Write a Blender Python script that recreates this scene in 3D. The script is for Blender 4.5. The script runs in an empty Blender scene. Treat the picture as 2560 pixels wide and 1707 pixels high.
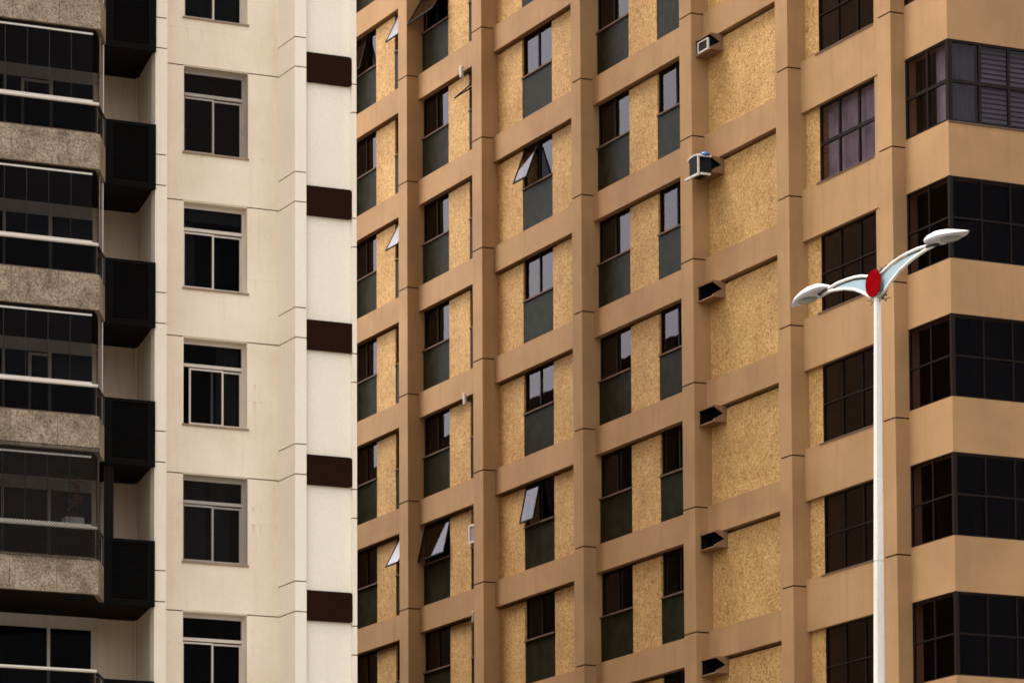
import bpy, bmesh, math, random
from mathutils import Vector, Matrix

scene = bpy.context.scene
col = scene.collection
R = math.radians

# ------------------------------------------------------------------ camera
FPX, PXC, PYC = 9989.27, 1280.0, 2237.79
YAW, PITCH, ROLL = R(25.42094), R(4.86638), R(-0.28412)
fwd = Vector((math.sin(YAW) * math.cos(PITCH), math.cos(YAW) * math.cos(PITCH), math.sin(PITCH)))
r0 = Vector((math.cos(YAW), -math.sin(YAW), 0.0))
u0 = r0.cross(fwd)
cr = r0 * math.cos(ROLL) + u0 * math.sin(ROLL)
cu = -r0 * math.sin(ROLL) + u0 * math.cos(ROLL)
cam_data = bpy.data.cameras.new("camera")
cam = bpy.data.objects.new("camera", cam_data)
col.objects.link(cam)
CAM = Vector((0, 0, 1.6))
m = Matrix((cr, cu, -fwd)).transposed().to_4x4()
m.translation = CAM
cam.matrix_world = m
cam_data.sensor_width = 36.0
cam_data.lens = FPX / 2560 * 36.0
cam_data.shift_y = (PYC - 853.5) / 2560
cam_data.clip_start = 0.5
cam_data.clip_end = 5000
cam_data.dof.use_dof = True
cam_data.dof.focus_distance = 56.0
cam_data.dof.aperture_fstop = 5.0
scene.camera = cam


def project(p):
    v = Vector(p) - CAM
    w = v.dot(fwd)
    return PXC + FPX * v.dot(cr) / w, PYC - FPX * v.dot(cu) / w


# ------------------------------------------------------------------ light
SUN_AZ_DIR = Vector((-0.72, 0.69))      # where the light comes from, in plan
SUN_EL = R(67)
az = math.atan2(SUN_AZ_DIR.x, SUN_AZ_DIR.y)
world = bpy.data.worlds.new("World")
scene.world = world
world.use_nodes = True
nt = world.node_tree
bg = nt.nodes["Background"]
sky = nt.nodes.new("ShaderNodeTexSky")
sky.sky_type = 'NISHITA'
sky.sun_disc = False
sky.sun_elevation = SUN_EL
sky.sun_rotation = az
sky.air_density = 1.0
sky.dust_density = 4.0
sky.ozone_density = 1.0
hs = nt.nodes.new("ShaderNodeHueSaturation")
hs.inputs['Saturation'].default_value = 0.2
nt.links.new(sky.outputs[0], hs.inputs['Color'])
nt.links.new(hs.outputs[0], bg.inputs['Color'])
bg.inputs['Strength'].default_value = 0.15

sun_d = bpy.data.lights.new("sun", 'SUN')
sun_d.energy = 0.75
sun_d.angle = R(14)
sun_d.color = (1.0, 0.93, 0.84)
sun_o = bpy.data.objects.new("sun", sun_d)
col.objects.link(sun_o)
sd = Vector((SUN_AZ_DIR.x, SUN_AZ_DIR.y, 0)).normalized() * math.cos(SUN_EL) + Vector((0, 0, math.sin(SUN_EL)))
sun_o.rotation_euler = sd.to_track_quat('Z', 'Y').to_euler()

scene.view_settings.view_transform = 'Standard'
scene.view_settings.look = 'None'
scene.view_settings.gamma = 1.0
scene.view_settings.exposure = 1.88
try:
    scene.cycles.max_bounces = 8
    scene.cycles.transparent_max_bounces = 16
    scene.cycles.use_denoising = True
    scene.cycles.sample_clamp_indirect = 4
except Exception:
    pass

# ------------------------------------------------------------------ materials


def newmat(name):
    mt = bpy.data.materials.new(name)
    mt.use_nodes = True
    t = mt.node_tree
    return mt, t, t.nodes["Principled BSDF"]


def N(t, typ, **kw):
    n = t.nodes.new(typ)
    for k, v in kw.items():
        if k.startswith('i_'):
            key = k[2:]
            key = int(key) if key.isdigit() else key
            n.inputs[key].default_value = v
        else:
            setattr(n, k, v)
    return n


def ramp(t, fac, stops):
    n = t.nodes.new("ShaderNodeValToRGB")
    e = n.color_ramp.elements
    while len(e) < len(stops):
        e.new(0.5)
    for el, (p, c) in zip(e, stops):
        el.position = p
        el.color = (*c, 1) if len(c) == 3 else c
    t.links.new(fac, n.inputs[0])
    return n


def pos_node(t, scale=(1, 1, 1)):
    g = t.nodes.new("ShaderNodeNewGeometry")
    mp = t.nodes.new("ShaderNodeMapping")
    mp.inputs['Scale'].default_value = scale
    t.links.new(g.outputs['Position'], mp.inputs['Vector'])
    return mp.outputs[0]


def noise(t, scale, detail=4, rough=0.55, stretch=(1, 1, 1)):
    n = t.nodes.new("ShaderNodeTexNoise")
    n.inputs['Scale'].default_value = scale
    n.inputs['Detail'].default_value = detail
    n.inputs['Roughness'].default_value = rough
    t.links.new(pos_node(t, stretch), n.inputs['Vector'])
    return n.outputs[0]


def mix(t, fac, a, b, mode='MIX'):
    n = t.nodes.new("ShaderNodeMix")
    n.data_type = 'RGBA'
    n.blend_type = mode
    for s, v in ((0, fac), (6, a), (7, b)):
        if hasattr(v, 'is_linked') or hasattr(v, 'links'):
            t.links.new(v, n.inputs[s])
        else:
            n.inputs[s].default_value = v if s == 0 else ((*v, 1) if len(v) == 3 else v)
    return n.outputs[2]


def bump(t, b, h, strength=0.3, dist=0.01):
    n = t.nodes.new("ShaderNodeBump")
    n.inputs['Strength'].default_value = strength
    n.inputs['Distance'].default_value = dist
    t.links.new(h, n.inputs['Height'])
    t.links.new(n.outputs[0], b.inputs['Normal'])


def math_node(t, op, a, b=None):
    n = t.nodes.new("ShaderNodeMath")
    n.operation = op
    for i, v in enumerate((a, b)):
        if v is None:
            continue
        if isinstance(v, (int, float)):
            n.inputs[i].default_value = v
        else:
            t.links.new(v, n.inputs[i])
    return n.outputs[0]


def plaster(name, c, dirt, amount=0.35, streak=0.25, rough=0.85):
    mt, t, b = newmat(name)
    big = noise(t, 0.55, 5, 0.6)
    f1 = ramp(t, big, [(0.38, (0, 0, 0)), (0.72, (1, 1, 1))]).outputs[0]
    stv = noise(t, 5.0, 5, 0.6, (1, 1, 0.06))
    f2 = ramp(t, stv, [(0.52, (0, 0, 0)), (0.8, (1, 1, 1))]).outputs[0]
    fine = noise(t, 38, 4, 0.7)
    f3 = ramp(t, fine, [(0.3, (0.90, 0.90, 0.90)), (0.7, (1.05, 1.05, 1.05))]).outputs[0]
    a1 = math_node(t, 'MULTIPLY', f1, amount)
    a2 = math_node(t, 'MULTIPLY', f2, streak)
    cc = mix(t, a1, c, dirt)
    cc = mix(t, a2, cc, dirt)
    cc = mix(t, 1.0, cc, f3, 'MULTIPLY')
    t.links.new(cc, b.inputs['Base Color'])
    b.inputs['Roughness'].default_value = rough
    bump(t, b, fine, 0.25, 0.006)
    return mt


def simple(name, c, rough=0.5, metal=0.0, spec=0.5, var=0.12, scale=6):
    mt, t, b = newmat(name)
    n = noise(t, scale, 4, 0.6)
    f = ramp(t, n, [(0.3, tuple(x * (1 - var) for x in c)), (0.7, tuple(min(1, x * (1 + var)) for x in c))])
    t.links.new(f.outputs[0], b.inputs['Base Color'])
    b.inputs['Roughness'].default_value = rough
    b.inputs['Metallic'].default_value = metal
    b.inputs['Specular IOR Level'].default_value = spec
    return mt


def glass(name, tint, ior=1.5, rough=0.015, wav=0.0):
    mt = bpy.data.materials.new(name)
    mt.use_nodes = True
    t = mt.node_tree
    for n in list(t.nodes):
        t.nodes.remove(n)
    out = t.nodes.new("ShaderNodeOutputMaterial")
    tr = N(t, "ShaderNodeBsdfTransparent")
    tr.inputs[0].default_value = (*tint, 1)
    gl = N(t, "ShaderNodeBsdfGlossy")
    gl.inputs['Roughness'].default_value = rough
    gl.inputs[0].default_value = (0.88, 0.80, 0.86, 1)
    fr = N(t, "ShaderNodeFresnel")
    fr.inputs['IOR'].default_value = ior
    mx = N(t, "ShaderNodeMixShader")
    bf = t.nodes.new("ShaderNodeNewGeometry")
    t.links.new(math_node(t, 'MULTIPLY', fr.outputs[0], math_node(t, 'SUBTRACT', 1.0, bf.outputs['Backfacing'])), mx.inputs[0])
    t.links.new(tr.outputs[0], mx.inputs[1])
    t.links.new(gl.outputs[0], mx.inputs[2])
    if wav:
        bp = t.nodes.new("ShaderNodeBump")
        bp.inputs['Strength'].default_value = wav
        bp.inputs['Distance'].default_value = 0.02
        t.links.new(noise(t, 1.6, 2, 0.5), bp.inputs['Height'])
        t.links.new(bp.outputs[0], gl.inputs['Normal'])
    t.links.new(mx.outputs[0], out.inputs[0])
    return mt


M = {}
M['tan'] = plaster("tan_paint", (0.375, 0.206, 0.084), (0.205, 0.104, 0.038), 0.55, 0.42)
M['white'] = plaster("cream_paint", (0.84, 0.72, 0.565), (0.64, 0.49, 0.32), 0.40, 0.28)
M['white_clean'] = plaster("pale_cream_paint", (0.89, 0.79, 0.65), (0.76, 0.62, 0.45), 0.25, 0.15)  # lighter copy of the cream: brighter light on the projection put into colour
def add_drips(mt, dirt, amount):
    t = mt.node_tree
    b = t.nodes["Principled BSDF"]
    old = b.inputs['Base Color'].links[0].from_socket
    g = t.nodes.new("ShaderNodeNewGeometry")
    sx = t.nodes.new("ShaderNodeSeparateXYZ")
    t.links.new(g.outputs['Position'], sx.inputs[0])
    fz = math_node(t, 'FRACT', math_node(t, 'DIVIDE', math_node(t, 'SUBTRACT', sx.outputs[2], 14.04 - 27.73), 2.773))
    band = ramp(t, fz, [(0.10, (0, 0, 0)), (0.222, (1, 1, 1)), (0.2236, (0, 0, 0)), (0.30, (0, 0, 0)), (0.361, (0.8, 0.8, 0.8)), (0.365, (0, 0, 0))]).outputs[0]
    line = ramp(t, fz, [(0.2195, (0, 0, 0)), (0.2215, (1, 1, 1)), (0.2230, (1, 1, 1)), (0.2255, (0, 0, 0))]).outputs[0]
    n1 = noise(t, 7.0, 3, 0.55, (1, 1, 0.02))
    st = ramp(t, n1, [(0.56, (0, 0, 0)), (0.70, (1, 1, 1))]).outputs[0]
    n2 = noise(t, 2.2, 3, 0.5, (1, 1, 0.4))
    f = math_node(t, 'MULTIPLY', math_node(t, 'MULTIPLY', band, st), math_node(t, 'MULTIPLY', n2, amount * 2))
    f = math_node(t, 'ADD', f, math_node(t, 'MULTIPLY', math_node(t, 'MULTIPLY', line, n2), 0.45))
    c = mix(t, f, old, dirt)
    t.links.new(c, b.inputs['Base Color'])


M['white_wall'] = plaster("cream_wall_paint", (0.85, 0.725, 0.565), (0.63, 0.47, 0.30), 0.45, 0.30)
add_drips(M['white_wall'], (0.50, 0.34, 0.17), 0.55)
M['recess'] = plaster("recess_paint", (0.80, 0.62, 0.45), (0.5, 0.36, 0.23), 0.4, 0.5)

# golden pebble render
mt, t, b = newmat("golden_stone_chip")
v1 = N(t, "ShaderNodeTexVoronoi", feature='F1')
v1.inputs['Scale'].default_value = 24
t.links.new(pos_node(t), v1.inputs['Vector'])
sep = N(t, "ShaderNodeSeparateColor")
t.links.new(v1.outputs['Color'], sep.inputs[0])
cr1 = ramp(t, sep.outputs[0], [(0.0, (0.26, 0.115, 0.022)), (0.12, (0.38, 0.195, 0.044)), (0.45, (0.47, 0.268, 0.086)), (0.75, (0.50, 0.293, 0.100)), (1.0, (0.60, 0.405, 0.178))])
n2 = noise(t, 6.5, 5, 0.75)
cr2 = ramp(t, n2, [(0.27, (0.50, 0.40, 0.27)), (0.44, (1.0, 1.0, 1.0)), (0.75, (1.08, 1.08, 1.08))])
n3 = noise(t, 0.9, 4, 0.6)
cr3 = ramp(t, n3, [(0.35, (0.80, 0.76, 0.70)), (0.65, (1.0, 1.0, 1.0))])
cc = mix(t, 1.0, cr1.outputs[0], cr2.outputs[0], 'MULTIPLY')
cc = mix(t, 1.0, cc, cr3.outputs[0], 'MULTIPLY')
t.links.new(cc, b.inputs['Base Color'])
b.inputs['Roughness'].default_value = 0.8
bump(t, b, v1.outputs['Distance'], 0.35, 0.025)
M['gold'] = mt

# granite
mt, t, b = newmat("rough_granite")
g1 = noise(t, 26, 5, 0.75)
c1 = ramp(t, g1, [(0.34, (0.075, 0.050, 0.032)), (0.46, (0.27, 0.195, 0.130)), (0.58, (0.43, 0.325, 0.225)), (0.75, (0.60, 0.47, 0.345))])
g2 = noise(t, 1.7, 5, 0.65)
c2 = ramp(t, g2, [(0.33, (0.48, 0.44, 0.38)), (0.60, (1, 1, 1))])
cc = mix(t, 1.0, c1.outputs[0], c2.outputs[0], 'MULTIPLY')
t.links.new(cc, b.inputs['Base Color'])
b.inputs['Roughness'].default_value = 0.9
bump(t, b, g1, 0.8, 0.03)
M['granite'] = mt

M['black'] = simple("black_metal_louvre", (0.0045, 0.004, 0.0035), 0.8, 0, 0.05)
M['soffit'] = simple("dark_soffit_paint", (0.016, 0.012, 0.010), 0.9, 0, 0.05)  # black of the shaded slab undersides put into the colour
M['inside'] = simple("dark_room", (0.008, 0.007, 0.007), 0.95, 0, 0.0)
M['brownpanel'] = plaster("maroon_brown_panel", (0.022, 0.0066, 0.0042), (0.014, 0.005, 0.0035), 0.5, 0.3, 0.9)
M['brownpanel'].node_tree.nodes["Principled BSDF"].inputs['Specular IOR Level'].default_value = 0.05
M['tile'] = simple("pale_floor_tile", (0.40, 0.33, 0.26), 0.7, 0, 0.2)
M['bracket'] = plaster("weathered_brown_paint", (0.24, 0.125, 0.055), (0.10, 0.05, 0.022), 0.5, 0.5)
M['bronze'] = simple("dark_bronze_frame", (0.014, 0.009, 0.007), 0.6, 0, 0.08)
M['brownframe'] = simple("brown_frame", (0.016, 0.010, 0.008), 0.6, 0, 0.06)
M['sill'] = simple("brown_granite_sill", (0.115, 0.068, 0.046), 0.7, 0, 0.2)
M['sillw'] = simple("stone_window_sill", (0.30, 0.20, 0.135), 0.8, 0, 0.3)
M['alu'] = simple("white_aluminium", (0.56, 0.475, 0.39), 0.4, 0, 0.4, 0.05)
M['alu_dim'] = simple("grey_white_aluminium", (0.58, 0.50, 0.43), 0.45, 0, 0.4, 0.08)
M['glass_tower'] = glass("tower_glass", (0.40, 0.38, 0.40), 1.33, 0.02, 0.05)
M['glass_clear'] = glass("clear_pane", (0.76, 0.73, 0.76), 1.25, 0.02, 0.05)
M['frost'] = simple("frosted_glass", (0.20, 0.18, 0.195), 0.25, 0, 0.4, 0.05)  # frosted panes; the reflected sky is put into their pale colour
M['frost_dim'] = simple("dim_frosted_glass", (0.15, 0.12, 0.135), 0.25, 0, 0.4, 0.05)
M['glass_front'] = glass("front_glass", (0.62, 0.58, 0.62), 1.10, 0.02, 0.05)
M['glass_white'] = glass("window_glass", (0.55, 0.56, 0.56), 1.09, 0.01)
M['glass_balc'] = glass("balcony_glass", (0.74, 0.74, 0.74), 1.12, 0.01)
M['glass_low'] = glass("smoked_balustrade_glass", (0.30, 0.30, 0.30), 1.10, 0.01)
mt, t, b = newmat("green_glass_spandrel")
n = noise(t, 3.0, 5, 0.6)
c = ramp(t, n, [(0.3, (0.0100, 0.0088, 0.0048)), (0.72, (0.0240, 0.0215, 0.0115))])
t.links.new(c.outputs[0], b.inputs['Base Color'])
b.inputs['Roughness'].default_value = 0.35
b.inputs['Specular IOR Level'].default_value = 0.025
M['spandrel'] = mt
M['curtain_pale'] = simple("pale_curtain", (0.34, 0.30, 0.32), 0.9, 0, 0.1, 0.4, 1.6)
M['curtain_grey'] = simple("grey_curtain", (0.085, 0.078, 0.082), 0.9, 0, 0.1, 0.2, 2)
M['curtain_dark'] = simple("charcoal_curtain", (0.075, 0.072, 0.066), 0.9, 0, 0.1, 0.2, 2)
M['blind'] = simple("lilac_blind", (0.15, 0.125, 0.14), 0.7, 0, 0.2, 0.08, 2)
M['net'] = simple("safety_net_cord", (0.030, 0.024, 0.019), 0.9, 0, 0.1)
M['lampwhite'] = simple("white_enamel", (0.68, 0.64, 0.60), 0.4, 0, 0.35, 0.06, 9)
M['lampcream'] = plaster("cream_enamel", (0.66, 0.61, 0.54), (0.36, 0.26, 0.16), 0.22, 0.5, 0.45)
M['lampgrey'] = simple("grey_cast_underside", (0.36, 0.32, 0.32), 0.5, 0, 0.4)
M['lens'] = simple("lamp_lens", (0.12, 0.115, 0.095), 0.15, 0, 0.6)
M['red'] = simple("red_enamel", (0.17, 0.002, 0.003), 0.8, 0, 0.0, 0.15, 30)
M['blueplate'] = simple("pale_blue_plate", (0.23, 0.315, 0.335), 0.5, 0, 0.3, 0.06)
M['darkmetal'] = simple("dark_metal", (0.03, 0.022, 0.018), 0.6, 0, 0.3)
M['whiteplastic'] = simple("white_plastic", (0.60, 0.55, 0.50), 0.6, 0, 0.2, 0.1)
M['blueplastic'] = simple("blue_plastic", (0.02, 0.14, 0.42), 0.3, 0, 0.6, 0.5, 20)
M['blackbody'] = simple("black_unit_body", (0.007, 0.007, 0.008), 0.6, 0, 0.1)
M['leaf'] = simple("green_leaf", (0.05, 0.075, 0.03), 0.6, 0, 0.3, 0.4, 20)
M['redleaf'] = simple("reddish_leaf", (0.26, 0.09, 0.045), 0.6, 0, 0.3, 0.4, 20)
M['wing'] = simple("grey_brown_render", (0.10, 0.085, 0.072), 0.9, 0, 0.1)
M['sealant'] = simple("dark_joint_sealant", (0.045, 0.030, 0.020), 0.9, 0, 0.1)  # joint filler, with the open gap's shadow put into its dark colour
M['sealantw'] = simple("brown_joint_sealant", (0.16, 0.10, 0.055), 0.9, 0, 0.1)  # cream building joints: filler tone also carries the gap's shadow
M['asphalt'] = simple("asphalt", (0.05, 0.05, 0.05), 0.9, 0, 0.3, 0.25, 3)
M['pave'] = simple("pavement_concrete", (0.22, 0.20, 0.18), 0.9, 0, 0.3, 0.2, 2)
M['earth'] = simple("town_ground", (0.14, 0.12, 0.09), 0.95, 0, 0.2, 0.3, 0.2)
M['hill'] = simple("wooded_hill", (0.020, 0.022, 0.014), 1.0, 0, 0.0, 0.4, 0.03)
M['paint'] = simple("road_paint", (0.7, 0.7, 0.66), 0.8, 0, 0.3)

# ------------------------------------------------------------------ mesh helpers


class MB:
    def __init__(s):
        s.v, s.f, s.mi = [], [], []
        s.k = 0
        s.smooth = False

    def add(s, vs, fs):
        o = len(s.v)
        s.v += [tuple(q) for q in vs]
        s.f += [tuple(o + i for i in q) for q in fs]
        s.mi += [s.k] * len(fs)
        return s

    def box(s, x0, x1, y0, y1, z0, z1):
        vs = [(x0, y0, z0), (x1, y0, z0), (x1, y1, z0), (x0, y1, z0), (x0, y0, z1), (x1, y0, z1), (x1, y1, z1), (x0, y1, z1)]
        return s.add(vs, [(0, 3, 2, 1), (4, 5, 6, 7), (0, 1, 5, 4), (1, 2, 6, 5), (2, 3, 7, 6), (3, 0, 4, 7)])

    def prism(s, plan, z0, z1):
        """plan: counter-clockwise (x,y) points"""
        n = len(plan)
        vs = [(x, y, z0) for x, y in plan] + [(x, y, z1) for x, y in plan]
        fs = [tuple(reversed(range(n))), tuple(range(n, 2 * n))]
        fs += [(i, (i + 1) % n, n + (i + 1) % n, n + i) for i in range(n)]
        return s.add(vs, fs)

    def extrude(s, pts, axis, a, b):
        """polygon in the plane normal to axis ('x': pts are (y,z); 'y': pts are (x,z)) swept from a to b"""
        n = len(pts)
        if axis == 'x':
            vs = [(a, p, q) for p, q in pts] + [(b, p, q) for p, q in pts]
        else:
            vs = [(p, a, q) for p, q in pts] + [(p, b, q) for p, q in pts]
        fs = [tuple(reversed(range(n))), tuple(range(n, 2 * n))]
        fs += [(i, (i + 1) % n, n + (i + 1) % n, n + i) for i in range(n)]
        return s.add(vs, fs)

    def tube(s, pts, rad, n=10, cap=True):
        pts = [Vector(p) for p in pts]
        rads = rad if isinstance(rad, (list, tuple)) else [rad] * len(pts)
        rings = []
        for i, p in enumerate(pts):
            d = (pts[min(i + 1, len(pts) - 1)] - pts[max(i - 1, 0)]).normalized()
            a = Vector((1, 0, 0)) if abs(d.x) < 0.8 else Vector((0, 1, 0))
            e1 = d.cross(a).normalized()
            e2 = d.cross(e1)
            rings.append([p + (e1 * math.cos(2 * math.pi * k / n) + e2 * math.sin(2 * math.pi * k / n)) * rads[i] for k in range(n)])
        vs = [q for r_ in rings for q in r_]
        fs = []
        for i in range(len(pts) - 1):
            for k in range(n):
                fs.append((i * n + k, i * n + (k + 1) % n, (i + 1) * n + (k + 1) % n, (i + 1) * n + k))
        if cap:
            fs.append(tuple(reversed(range(n))))
            fs.append(tuple(range((len(pts) - 1) * n, len(pts) * n)))
        return s.add(vs, fs)

    def bar(s, a, b, w, h=None):
        """thin square bar between two points"""
        a, b = Vector(a), Vector(b)
        h = h or w
        d = (b - a).normalized()
        q = Vector((0, 0, 1)) if abs(d.z) < 0.9 else Vector((0, 1, 0))
        e1 = d.cross(q).normalized() * w / 2
        e2 = d.cross(e1).normalized() * h / 2
        vs = [p + x + y for p in (a, b) for x, y in ((-e1, -e2), (e1, -e2), (e1, e2), (-e1, e2))]
        return s.add(vs, [(3, 2, 1, 0), (4, 5, 6, 7), (0, 1, 5, 4), (1, 2, 6, 5), (2, 3, 7, 6), (3, 0, 4, 7)])

    def build(s, name, mats, parent=None, smooth=False):
        me = bpy.data.meshes.new(name)
        org, k = Vector((0, 0, 0)), 1.0
        if parent is not None:
            org = ROOT[parent.name]
            k = CAM_SCALE.get(parent.name, 1.0)
        me.from_pydata([tuple((Vector(q) - org) * k) for q in s.v], [], s.f)
        if not isinstance(mats, (list, tuple)):
            mats = [mats]
        for q in mats:
            me.materials.append(q)
        me.polygons.foreach_set('material_index', s.mi)
        bm = bmesh.new()
        bm.from_mesh(me)
        bmesh.ops.recalc_face_normals(bm, faces=bm.faces)
        bm.to_mesh(me)
        bm.free()
        if smooth:
            me.polygons.foreach_set('use_smooth', [True] * len(me.polygons))
        me.update()
        o = bpy.data.objects.new(name, me)
        col.objects.link(o)
        if parent is not None:
            o.parent = parent
        ROOT[o.name] = org
        CAM_SCALE[o.name] = k
        return o


ROOT = {}
CAM_SCALE = {}        # factor by which a thing is scaled up about the camera


def thing(name, label, cat, loc, group=None, unscaled_base=None, unit=1.0):  # unit scales the thing about the camera; loc is its base after scaling
    o = bpy.data.objects.new(name, None)
    col.objects.link(o)
    o.location = loc
    o.empty_display_size = 0.3
    o['label'] = label
    o['category'] = cat
    if group:
        o['group'] = group
    ROOT[o.name] = Vector(loc)
    if unscaled_base is not None:
        ROOT[o.name] = Vector(unscaled_base)
        CAM_SCALE[o.name] = unit
    return o


def structure(o):
    o['kind'] = 'structure'
    return o


rnd = random.Random(7)

# ------------------------------------------------------------------ ground and added hills
structure(MB().add([(-1500, -1500, 0), (1500, -1500, 0), (1500, 1500, 0), (-1500, 1500, 0)], [(0, 1, 2, 3)]).build("ground", M['earth']))
rd = MB()
rd.add([(-300, -9, 0.004), (300, -9, 0.004), (300, 5, 0.004), (-300, 5, 0.004)], [(0, 1, 2, 3)])
rd.add([(6, 5.0, 0.004), (17.5, 5.0, 0.004), (17.5, 64, 0.004), (6, 64, 0.004)], [(0, 1, 2, 3)])
structure(rd.build("road", M['asphalt']))
pv = MB()
pv.box(17.5, 24, 5.2, 68, -0.2, 0.13)
pv.box(24, 70, 60, 68, -0.2, 0.13)
pv.box(-40, 5.8, 68, 79, -0.2, 0.13)
structure(pv.build("pavement", M['pave']))
mk = MB()
for i in range(-20, 20):
    mk.box(i * 6.0, i * 6.0 + 3, -2.1, -1.95, 0.008, 0.012)
structure(mk.build("road_marking", M['paint']))

hb = MB()  # unseen ridge added to darken what the window glass reflects
NR = 160
ring = []
hr = random.Random(3)
ph = [hr.uniform(0, 6.28) for _ in range(8)]


def ridge(a):
    """height of the ridge seen in the compass direction a (radians from +y towards +x)"""
    back = max(0, -math.cos(a - 0.1))
    left = max(0, math.cos(a + 0.75))
    h = 40 + 30 * back ** 0.7 + 40 * left
    for k in range(1, 7):
        h += 7.0 / k ** 0.6 * math.sin(a * (2.3 * k) + ph[k])
    return h


for k in range(NR):
    a = 2 * math.pi * k / NR
    for q, (rad, f) in enumerate(((330, 0.0), (380, 0.75), (430, 1.0), (560, 0.6))):
        ring.append((rad * math.sin(a), rad * math.cos(a), -2 + ridge(a + 0.02 * q) * f))
fs = []
for k in range(NR):
    for q in range(3):
        i, j = k * 4 + q, ((k + 1) % NR) * 4 + q
        fs.append((i, j, j + 1, i + 1))
hb.add(ring, fs)
structure(hb.build("hills", M['hill']))

# ------------------------------------------------------------------ tan tower
XB = 43.15                  # beam face
XP = XB - 0.33              # pilaster face
XG = XB + 0.12              # golden panels
XW = XB + 0.205              # glass
YC = 69.5                   # corner
BT, PITCHZ = 18.32, 2.9     # beam top of floor 0
BH = 0.68
tower = thing("apartment_tower", "tall tan apartment tower with golden stone chip panels and long rows of dark windows", "building", (XB, YC, 0))

PIL = {'Z': (101.20, 101.77), 'A': (96.45, 97.02), 'B': (91.70, 92.28), 'C': (85.95, 86.47), 'D': (80.18, 80.76), 'E': (75.65, 76.20), 'F': (71.23, 71.78)}
BAYS = {'A': (97.02, 101.20), 'B': (92.28, 96.45), 'C': (86.47, 91.70), 'D': (80.76, 85.95), 'E': (76.20, 80.18), 'F': (71.78, 75.65)}
WIN = {'A': [(99.55, 101.20), (97.15, 98.27)], 'B': [(94.73, 96.46), (92.40, 93.42)], 'C': [(88.46, 90.19)], 'D': [(84.22, 85.96), (80.98, 82.75)], 'E': []}
PIER = {'A': [(98.27, 99.55), (97.02, 97.15)], 'B': [(93.42, 94.73), (92.28, 92.40)], 'C': [(90.19, 91.70), (86.47, 88.46)], 'D': [(82.75, 84.22), (80.76, 80.98)], 'E': [(76.20, 80.18)]}
TOPZ = 47.0


def visible(pts, mg=70):
    q = [project(p) for p in pts]
    xs, ys = [a for a, _ in q], [a for _, a in q]
    return max(xs) > -mg and min(xs) < 2560 + mg and max(ys) > -mg and min(ys) < 1707 + mg


def inframe(y0, y1, z0, z1, x=XB):
    return visible([(x, y0, z0), (x, y1, z0), (x, y0, z1), (x, y1, z1)])


# hidden mass: everything behind the facade
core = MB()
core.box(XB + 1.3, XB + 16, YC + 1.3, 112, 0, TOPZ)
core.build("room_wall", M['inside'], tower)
shell = MB()
shell.box(XB + 0.3, XB + 16.2, 101.9, 112.2, 0, TOPZ + 0.4)
shell.box(XB, XB + 0.3, 101.77, 112.2, 0, TOPZ + 0.4)
shell.box(XB + 10.2, XB + 16.2, YC + 0.1, 101.9, 0, TOPZ + 0.4)
shell.box(XB, XB + 10.2, YC, 101.77, TOPZ, TOPZ + 0.41)
shell.build("wall", M['tan'], tower)

# off-frame storeys in one plain shell, framed storeys as parts
off = MB()


def add_box_part(name, mat_key, mat_idx, b):
    """a facade piece: its own part when the photograph shows it"""
    if inframe(b[2], b[3], b[4], b[5], b[0]):
        MB().box(*b).build(name, M[mat_key], tower)
    else:
        off.k = mat_idx
        off.box(*b)


KS = range(-7, 10)
for name, (y0, y1) in PIL.items():
    mb = MB()
    jz = []
    for k in KS:
        if name in 'EF':
            jz.append(BT - 0.87 + 1.15 - 0.30 + 0.25 + 0.27 + PITCHZ * k - 0.02 if False else 18.66 + 2.9 * k + 0.01)
        else:
            jz.append(18.30 + PITCHZ * k - 0.02)
    zz = [0.0] + [q for q in jz if 0 < q < TOPZ] + [TOPZ]
    for a, b_ in zip(zz[:-1], zz[1:]):
        mb.box(XP, XB + 0.28, y0, y1, a + 0.017, b_ - 0.017)
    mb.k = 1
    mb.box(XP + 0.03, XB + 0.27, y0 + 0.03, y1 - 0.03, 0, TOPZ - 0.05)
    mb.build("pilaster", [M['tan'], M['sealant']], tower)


def folds(mb, axis, c, a0, a1, z0, z1, amp=0.018, period=0.13, seed=1):
    """pleated cloth sheet: axis 'x' lies in plane x=c (runs along y), 'y' in plane y=c"""
    rr = random.Random(seed)
    n = max(8, int((a1 - a0) / period * 6))
    top, bot = [], []
    p0 = rr.uniform(0, 6)
    for i in range(n + 1):
        a = a0 + (a1 - a0) * i / n
        d = amp * math.sin(p0 + 2 * math.pi * (a - a0) / period + 0.8 * math.sin(3.1 * a))
        for lst, z in ((top, z1), (bot, z0)):
            lst.append((c + d, a, z) if axis == 'x' else (a, c + d, z))
    vs = top + bot
    mb.add(vs, [(i, i + 1, n + 2 + i, n + 1 + i) for i in range(n)])


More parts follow.
